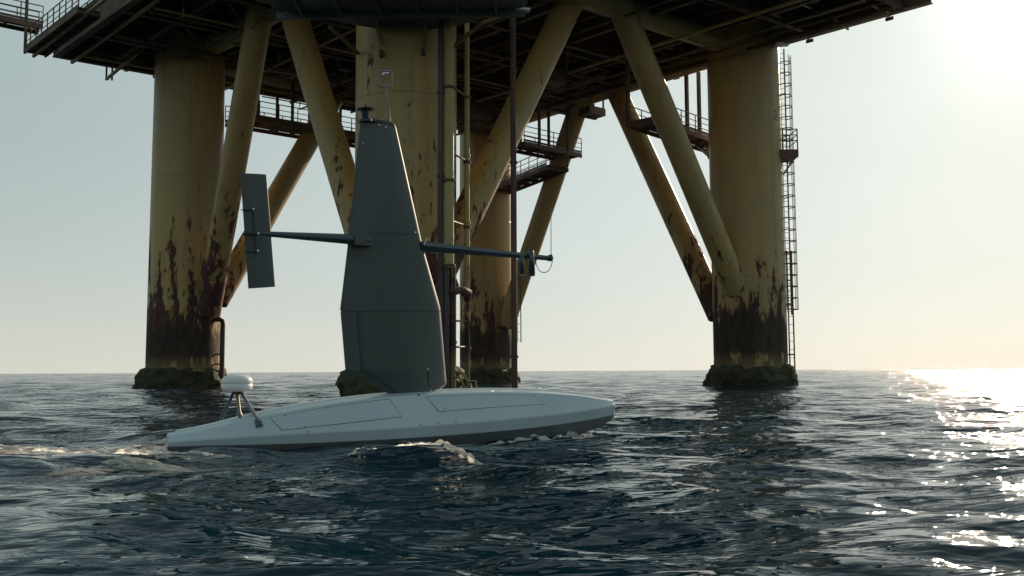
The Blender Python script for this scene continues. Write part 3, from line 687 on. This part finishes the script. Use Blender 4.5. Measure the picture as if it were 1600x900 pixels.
# loop antenna
an = MB().tube([up_at(609.5, 196), up_at(603, 136)], .017, 10).build('antenna_mast', M['grey'], boat, up_at(609, 196))
MB().tube([up_at(x_, y_) for x_, y_ in ((603, 135), (593, 134.5), (591.5, 133), (591, 113), (592.5, 111.3), (610, 111), (611.5, 112.5), (612.3, 133), (611, 134.6), (603, 135))], .015, 8).build('antenna_loop', M['grey'], an, up_at(603, 135))
MB().tube([up_at(598, 115), up_at(607, 114)], .02, 8).build('sensor', M['metal'], an, up_at(600, 115))
# rear boom, tail fin
O = .115
fr, bk = WP(571, 377, O), WP(424, 366, .0)
MB().tube([fr, fr+(bk-fr)*.02, fr+(bk-fr)*.30, bk], [.075, .083, .070, .038], 14).build('tail_boom', M['carbon'], boat, fr)
MB().beam(WP(545, 375.5, O), WP(573, 377.5, O), .14, .165).build('boom_socket', M['wing'], wing, fr)
bk2 = WP(386, 363, 0); MB().tube([bk, bk2], [.038, .03], 12).build('tail_boom', M['carbon'], boat, bk)
fl_ = MB(); vs = []
for i in range(9):
    q = i/8; a = WP(416.5+(430-416.5)*q, 273+(448-273)*q); b = WP(375.5+(388-375.5)*q, 270.5+(451-270.5)*q); ch = b-a
    for c_, sg in [(x_, 1) for x_ in XC]+[(x_, -1) for x_ in XC[::-1]][:-1]: vs.append(a+ch*c_+wnrm*sg*foil(c_)*ch.length*.8)
m_ = 2*len(XC)-1
fl_.add(vs, [[i*m_+j, i*m_+(j+1) % m_, (i+1)*m_+(j+1) % m_, (i+1)*m_+j] for i in range(8) for j in range(m_)], True)
fl_.add(vs[:m_], [list(range(m_))[::-1]]); fl_.add(vs[-m_:], [list(range(m_))])
fin = fl_.build('tail_fin', M['fin'], boat, WP(400, 360))
for (x0, x1, yy) in ((375, 394, 328.5), (377, 402, 366.5), (380, 401, 393.5)):
    MB().tube([WP(x0, yy, .03), WP(x1, yy, .05)], .008 if yy != 366.5 else .014, 6).build('control_rod', M['black'], fin, WP(x1, yy))
    p = WP(x1-1, yy-1, .05); MB().tube([p-wnrm*.02, p+wnrm*.015], .014, 8).build('bolt', M['metal'], fin, p)
MB().tube([WP(394, 329, .045), WP(399, 400, .045)], .009, 6).build('control_rod', M['black'], fin, WP(394, 329))
# front boom with counterweights, whip antenna and wire loop
f0, f1 = WP(655, 384.5, .02), WP(858, 403.5)
MB().tube([f0, f1], [.078, .040], 8, smooth=False).build('front_boom', M['carbon'], boat, f0)
MB().tube([f1-(f1-f0).normalized()*.02, WP(861.5, 403.8)], .05, 12).build('boom_cap', M['black'], boat, f1)
for (x_, y0, y1, r_) in ((811, 399, 430, .045), (826.5, 392, 432, .052)):
    a, b = WP(x_-.8, y0, .06), WP(x_+1.4, y1, .06); t_ = (b-a).normalized()
    MB().tube([a, a+t_*.02, b-t_*.03, b-t_*.028, b], [r_*.8, r_, r_, r_*.9, r_*.9], 16).build('counterweight', M['carbon'], boat, a)
MB().tube([WP(826, 391, .06), WP(826, 393, .06)], .045, 14).build('weight_cap', M['black'], boat, WP(826, 391))
MB().tube([WP(861, 399), WP(861, 322)], [.008, .005], 6).build('whip_antenna', M['grey'], boat, WP(861, 399))
MB().tube([WP(860.5, 402), WP(860.5, 398)], .03, 10).build('antenna_base', M['black'], boat, WP(860.5, 400))
MB().tube([WP(850-13.0*math.cos(q), 406+20*math.sin(q)) for q in np.linspace(-.05, math.pi+.3, 16)], .007, 6).build('wire_loop', M['grey'], boat, WP(850, 406))
# fittings on the wing
for (x_, y_, r_) in ((590, 196, .012), (566, 224, .01), (645, 364, .015), (661, 577, .014), (666, 610, .014), (600, 200, .01), (690, 573, .012)):
    k = foil(max(0, (le(y_)-x_)/(le(y_)-te(y_))))*(WP(te(min(y_, 560)), 500)-WP(le(min(y_, 560)), 500)).length
    p = WP(x_, y_, k); MB().tube([p-wnrm*.01, p+wnrm*.012], r_, 10).build('bolt', M['metal'], wing, p)
MB().tube([WP(661, 579, .13), WP(664, 614, .11)], .012, 8).build('tie_rod', M['black'], wing, WP(661, 579))
MB().tube([WP(657, 384, .1), WP(661, 372, .10), WP(666, 376, .08)], .008, 6).build('cable', M['metal'], wing, WP(661, 384))
MB().tube([WP(650, 613), WP(650, 619.5)], [.07, .10], 20).build('mast_foot', M['black'], boat, WP(650, 616))
MB().beam(WP(645, 617.5, .11), WP(668, 616.0, .11), .05, .045).build('mast_bracket', M['black'], boat, WP(650, 617))

# ------------------------------------------------------------------ foam
def foam_mat():
    t = NT('sea_foam'); att = t.n.new('ShaderNodeAttribute'); att.attribute_name = 'cover'
    n = t.noise(t.pos((.30, 1.6, 1)), 4.5, 8, .75, .6); n2 = t.noise(t.pos((.5, 1.4, 1)), 24, 4, .7)
    t.col(t.mix(t.mr(n2, .35, .65), (.78, .76, .72), (.93, .91, .87))); t.rough(.7); t.b.inputs['Specular IOR Level'].default_value = .2
    a = t.math('ADD', att.outputs['Fac'], t.math('MULTIPLY', t.math('SUBTRACT', n, .5), 5.5))
    a = t.math('ADD', a, t.math('MULTIPLY', t.math('SUBTRACT', n2, .5), .9)); al = t.mr(a, .25, .60, 0, 1, True)
    t.bump(n2, .6, .04)
    # foam is froth: part of the low sun behind it shines through
    tr = t.n.new('ShaderNodeBsdfTranslucent'); tr.inputs['Color'].default_value = (.95, .92, .86, 1)
    mx = t.n.new('ShaderNodeMixShader'); mx.inputs[0].default_value = .72; t.l.new(t.b.outputs[0], mx.inputs[1]); t.l.new(tr.outputs[0], mx.inputs[2])
    tp = t.n.new('ShaderNodeBsdfTransparent'); m2 = t.n.new('ShaderNodeMixShader'); t.l.new(al, m2.inputs[0]); t.l.new(tp.outputs[0], m2.inputs[1]); t.l.new(mx.outputs[0], m2.inputs[2])
    t.l.new(m2.outputs[0], t.out.inputs['Surface']); return t.m
FM = foam_mat()
from mathutils import noise as mnoise
def foam_path(pts, name, label, lift=.022, res=.022, lump=.07):
    """pts: (px, py, half width m, cover) strokes laid on the water; lumps of froth stand up from it"""
    w3 = [(PH(px, py, 0.0), hw, cv) for px, py, hw, cv in pts]
    cum = [0]
    for i in range(1, len(w3)): cum.append(cum[-1]+(w3[i][0]-w3[i-1][0]).length)
    n = max(4, int(cum[-1]/res)); m = max(15, int(max(q[1] for q in w3)*2/res)); li = np.linspace(0, cum[-1], n)
    f = lambda k: np.interp(li, cum, k)
    xs_, ys_, hw_, cc = f([q[0].x for q in w3]), f([q[0].y for q in w3]), f([q[1] for q in w3]), f([q[2] for q in w3])
    tx, ty = np.gradient(xs_), np.gradient(ys_); tl = np.hypot(tx, ty); nx_, ny_ = -ty/tl, tx/tl
    o = np.linspace(-1, 1, m)[None, :]
    X_ = xs_[:, None]+nx_[:, None]*o*hw_[:, None]; Y_ = ys_[:, None]+ny_[:, None]*o*hw_[:, None]
    e = np.minimum(1, np.minimum(np.arange(n), np.arange(n)[::-1])/12.0)[:, None]
    C_ = (cc[:, None]*(1-np.abs(o)**2.0)*e - .6*(1-e) + 0*X_).ravel(); Xr, Yr = X_.ravel(), Y_.ravel()
    nz = np.array([mnoise.fractal(Vector((x*1.6, y*4, 0)), 1.0, 2.2, 3)+.9*abs(mnoise.noise(Vector((x*5, y*9, 3))))+.5*abs(mnoise.noise(Vector((x*11, y*17, 7)))) for x, y in zip(Xr, Yr)])
    gx, gy, gz = sea(Xr, Yr, (.15, .11)); gz = gz+lift+lump*1.7*np.clip(C_, 0, 1)*np.clip(nz, -.1, 1.2)
    i_ = (np.arange(n-1)[:, None]*m+np.arange(m-1)[None, :]).ravel()
    ob = np_mesh(name, np.stack([gx, gy, gz], 1).astype(np.float32), np.stack([i_, i_+1, i_+m+1, i_+m], 1).astype(np.int32), FM)
    at = ob.data.attributes.new('cover', 'FLOAT', 'POINT'); at.data.foreach_set('value', C_.astype(np.float32))
    ob['kind'] = 'stuff'; ob['label'] = label; ob['category'] = 'foam'
foam_path([(-70, 712, .3, .7), (60, 707, .4, .85), (150, 698, .55, 1.0), (220, 694, .5, 1.0), (262, 693, .25, 1.1), (276, 695, .12, .9)], 'wake_foam', 'broad white wake foam trailing left behind the stern of the drone', lump=.06)
foam_path([(60, 729, .10, .5), (150, 722, .17, .8), (210, 718, .22, .95), (300, 722, .13, .9), (390, 722, .05, .6)], 'wake_foam', 'thin broken streak of foam in front of the stern wake', lump=.02)
foam_path([(120, 690, .10, .4), (200, 687, .14, .7), (258, 685, .10, .8), (285, 687, .05, .5)], 'wake_foam', 'low line of foam just beyond the stern of the drone', lump=.045)
foam_path([(185, 712, .05, .3), (240, 708, .10, .75), (340, 712, .07, .6), (380, 711, .03, .4)], 'wake_foam', 'small foam flecks between the two streaks at the stern', lump=.045)
foam_path([(510, 715, .03, .4), (590, 706, .05, .8), (680, 710, .07, 1.05), (750, 717, .06, .95), (800, 720, .03, .4)], 'crest_foam', 'sunlit foam on a wave crest before the middle of the hull', lump=.05)
foam_path([(590, 694, .10, .25), (660, 691, .16, .30), (740, 692, .14, .30), (800, 690, .06, .2)], 'spray', 'thin veil of spray against the middle of the hull', lump=.07)
foam_path([(745, 691, .03, .5), (820, 687, .06, .7), (890, 680, .07, .8), (945, 673, .03, .5)], 'bow_foam', 'narrow foam line under the bow of the drone')

# ------------------------------------------------------------------ sea haze in the low sun
def box(name, x0, x1, y0, y1, z0, z1):
    mb = MB(); mb.prism([(x0, y0), (x1, y0), (x1, y1), (x0, y1)], z0, z1)
    m = bpy.data.materials.new('sea_haze'); m.use_nodes = True; n = m.node_tree.nodes; n.clear()
    o = n.new('ShaderNodeOutputMaterial'); p = n.new('ShaderNodeVolumePrincipled'); m.node_tree.links.new(p.outputs[0], o.inputs['Volume'])
    p.inputs['Color'].default_value = (.93, .93, .92, 1); p.inputs['Density'].default_value = HAZE; p.inputs['Anisotropy'].default_value = .25
    h = mb.build(name, m); h['kind'] = 'stuff'; h['label'] = 'thin pale sea haze around the whole platform'; h['category'] = 'haze'; return h
HAZE = .00003
box('haze', -2700, 2700, -1000, 3100, -6, 40)
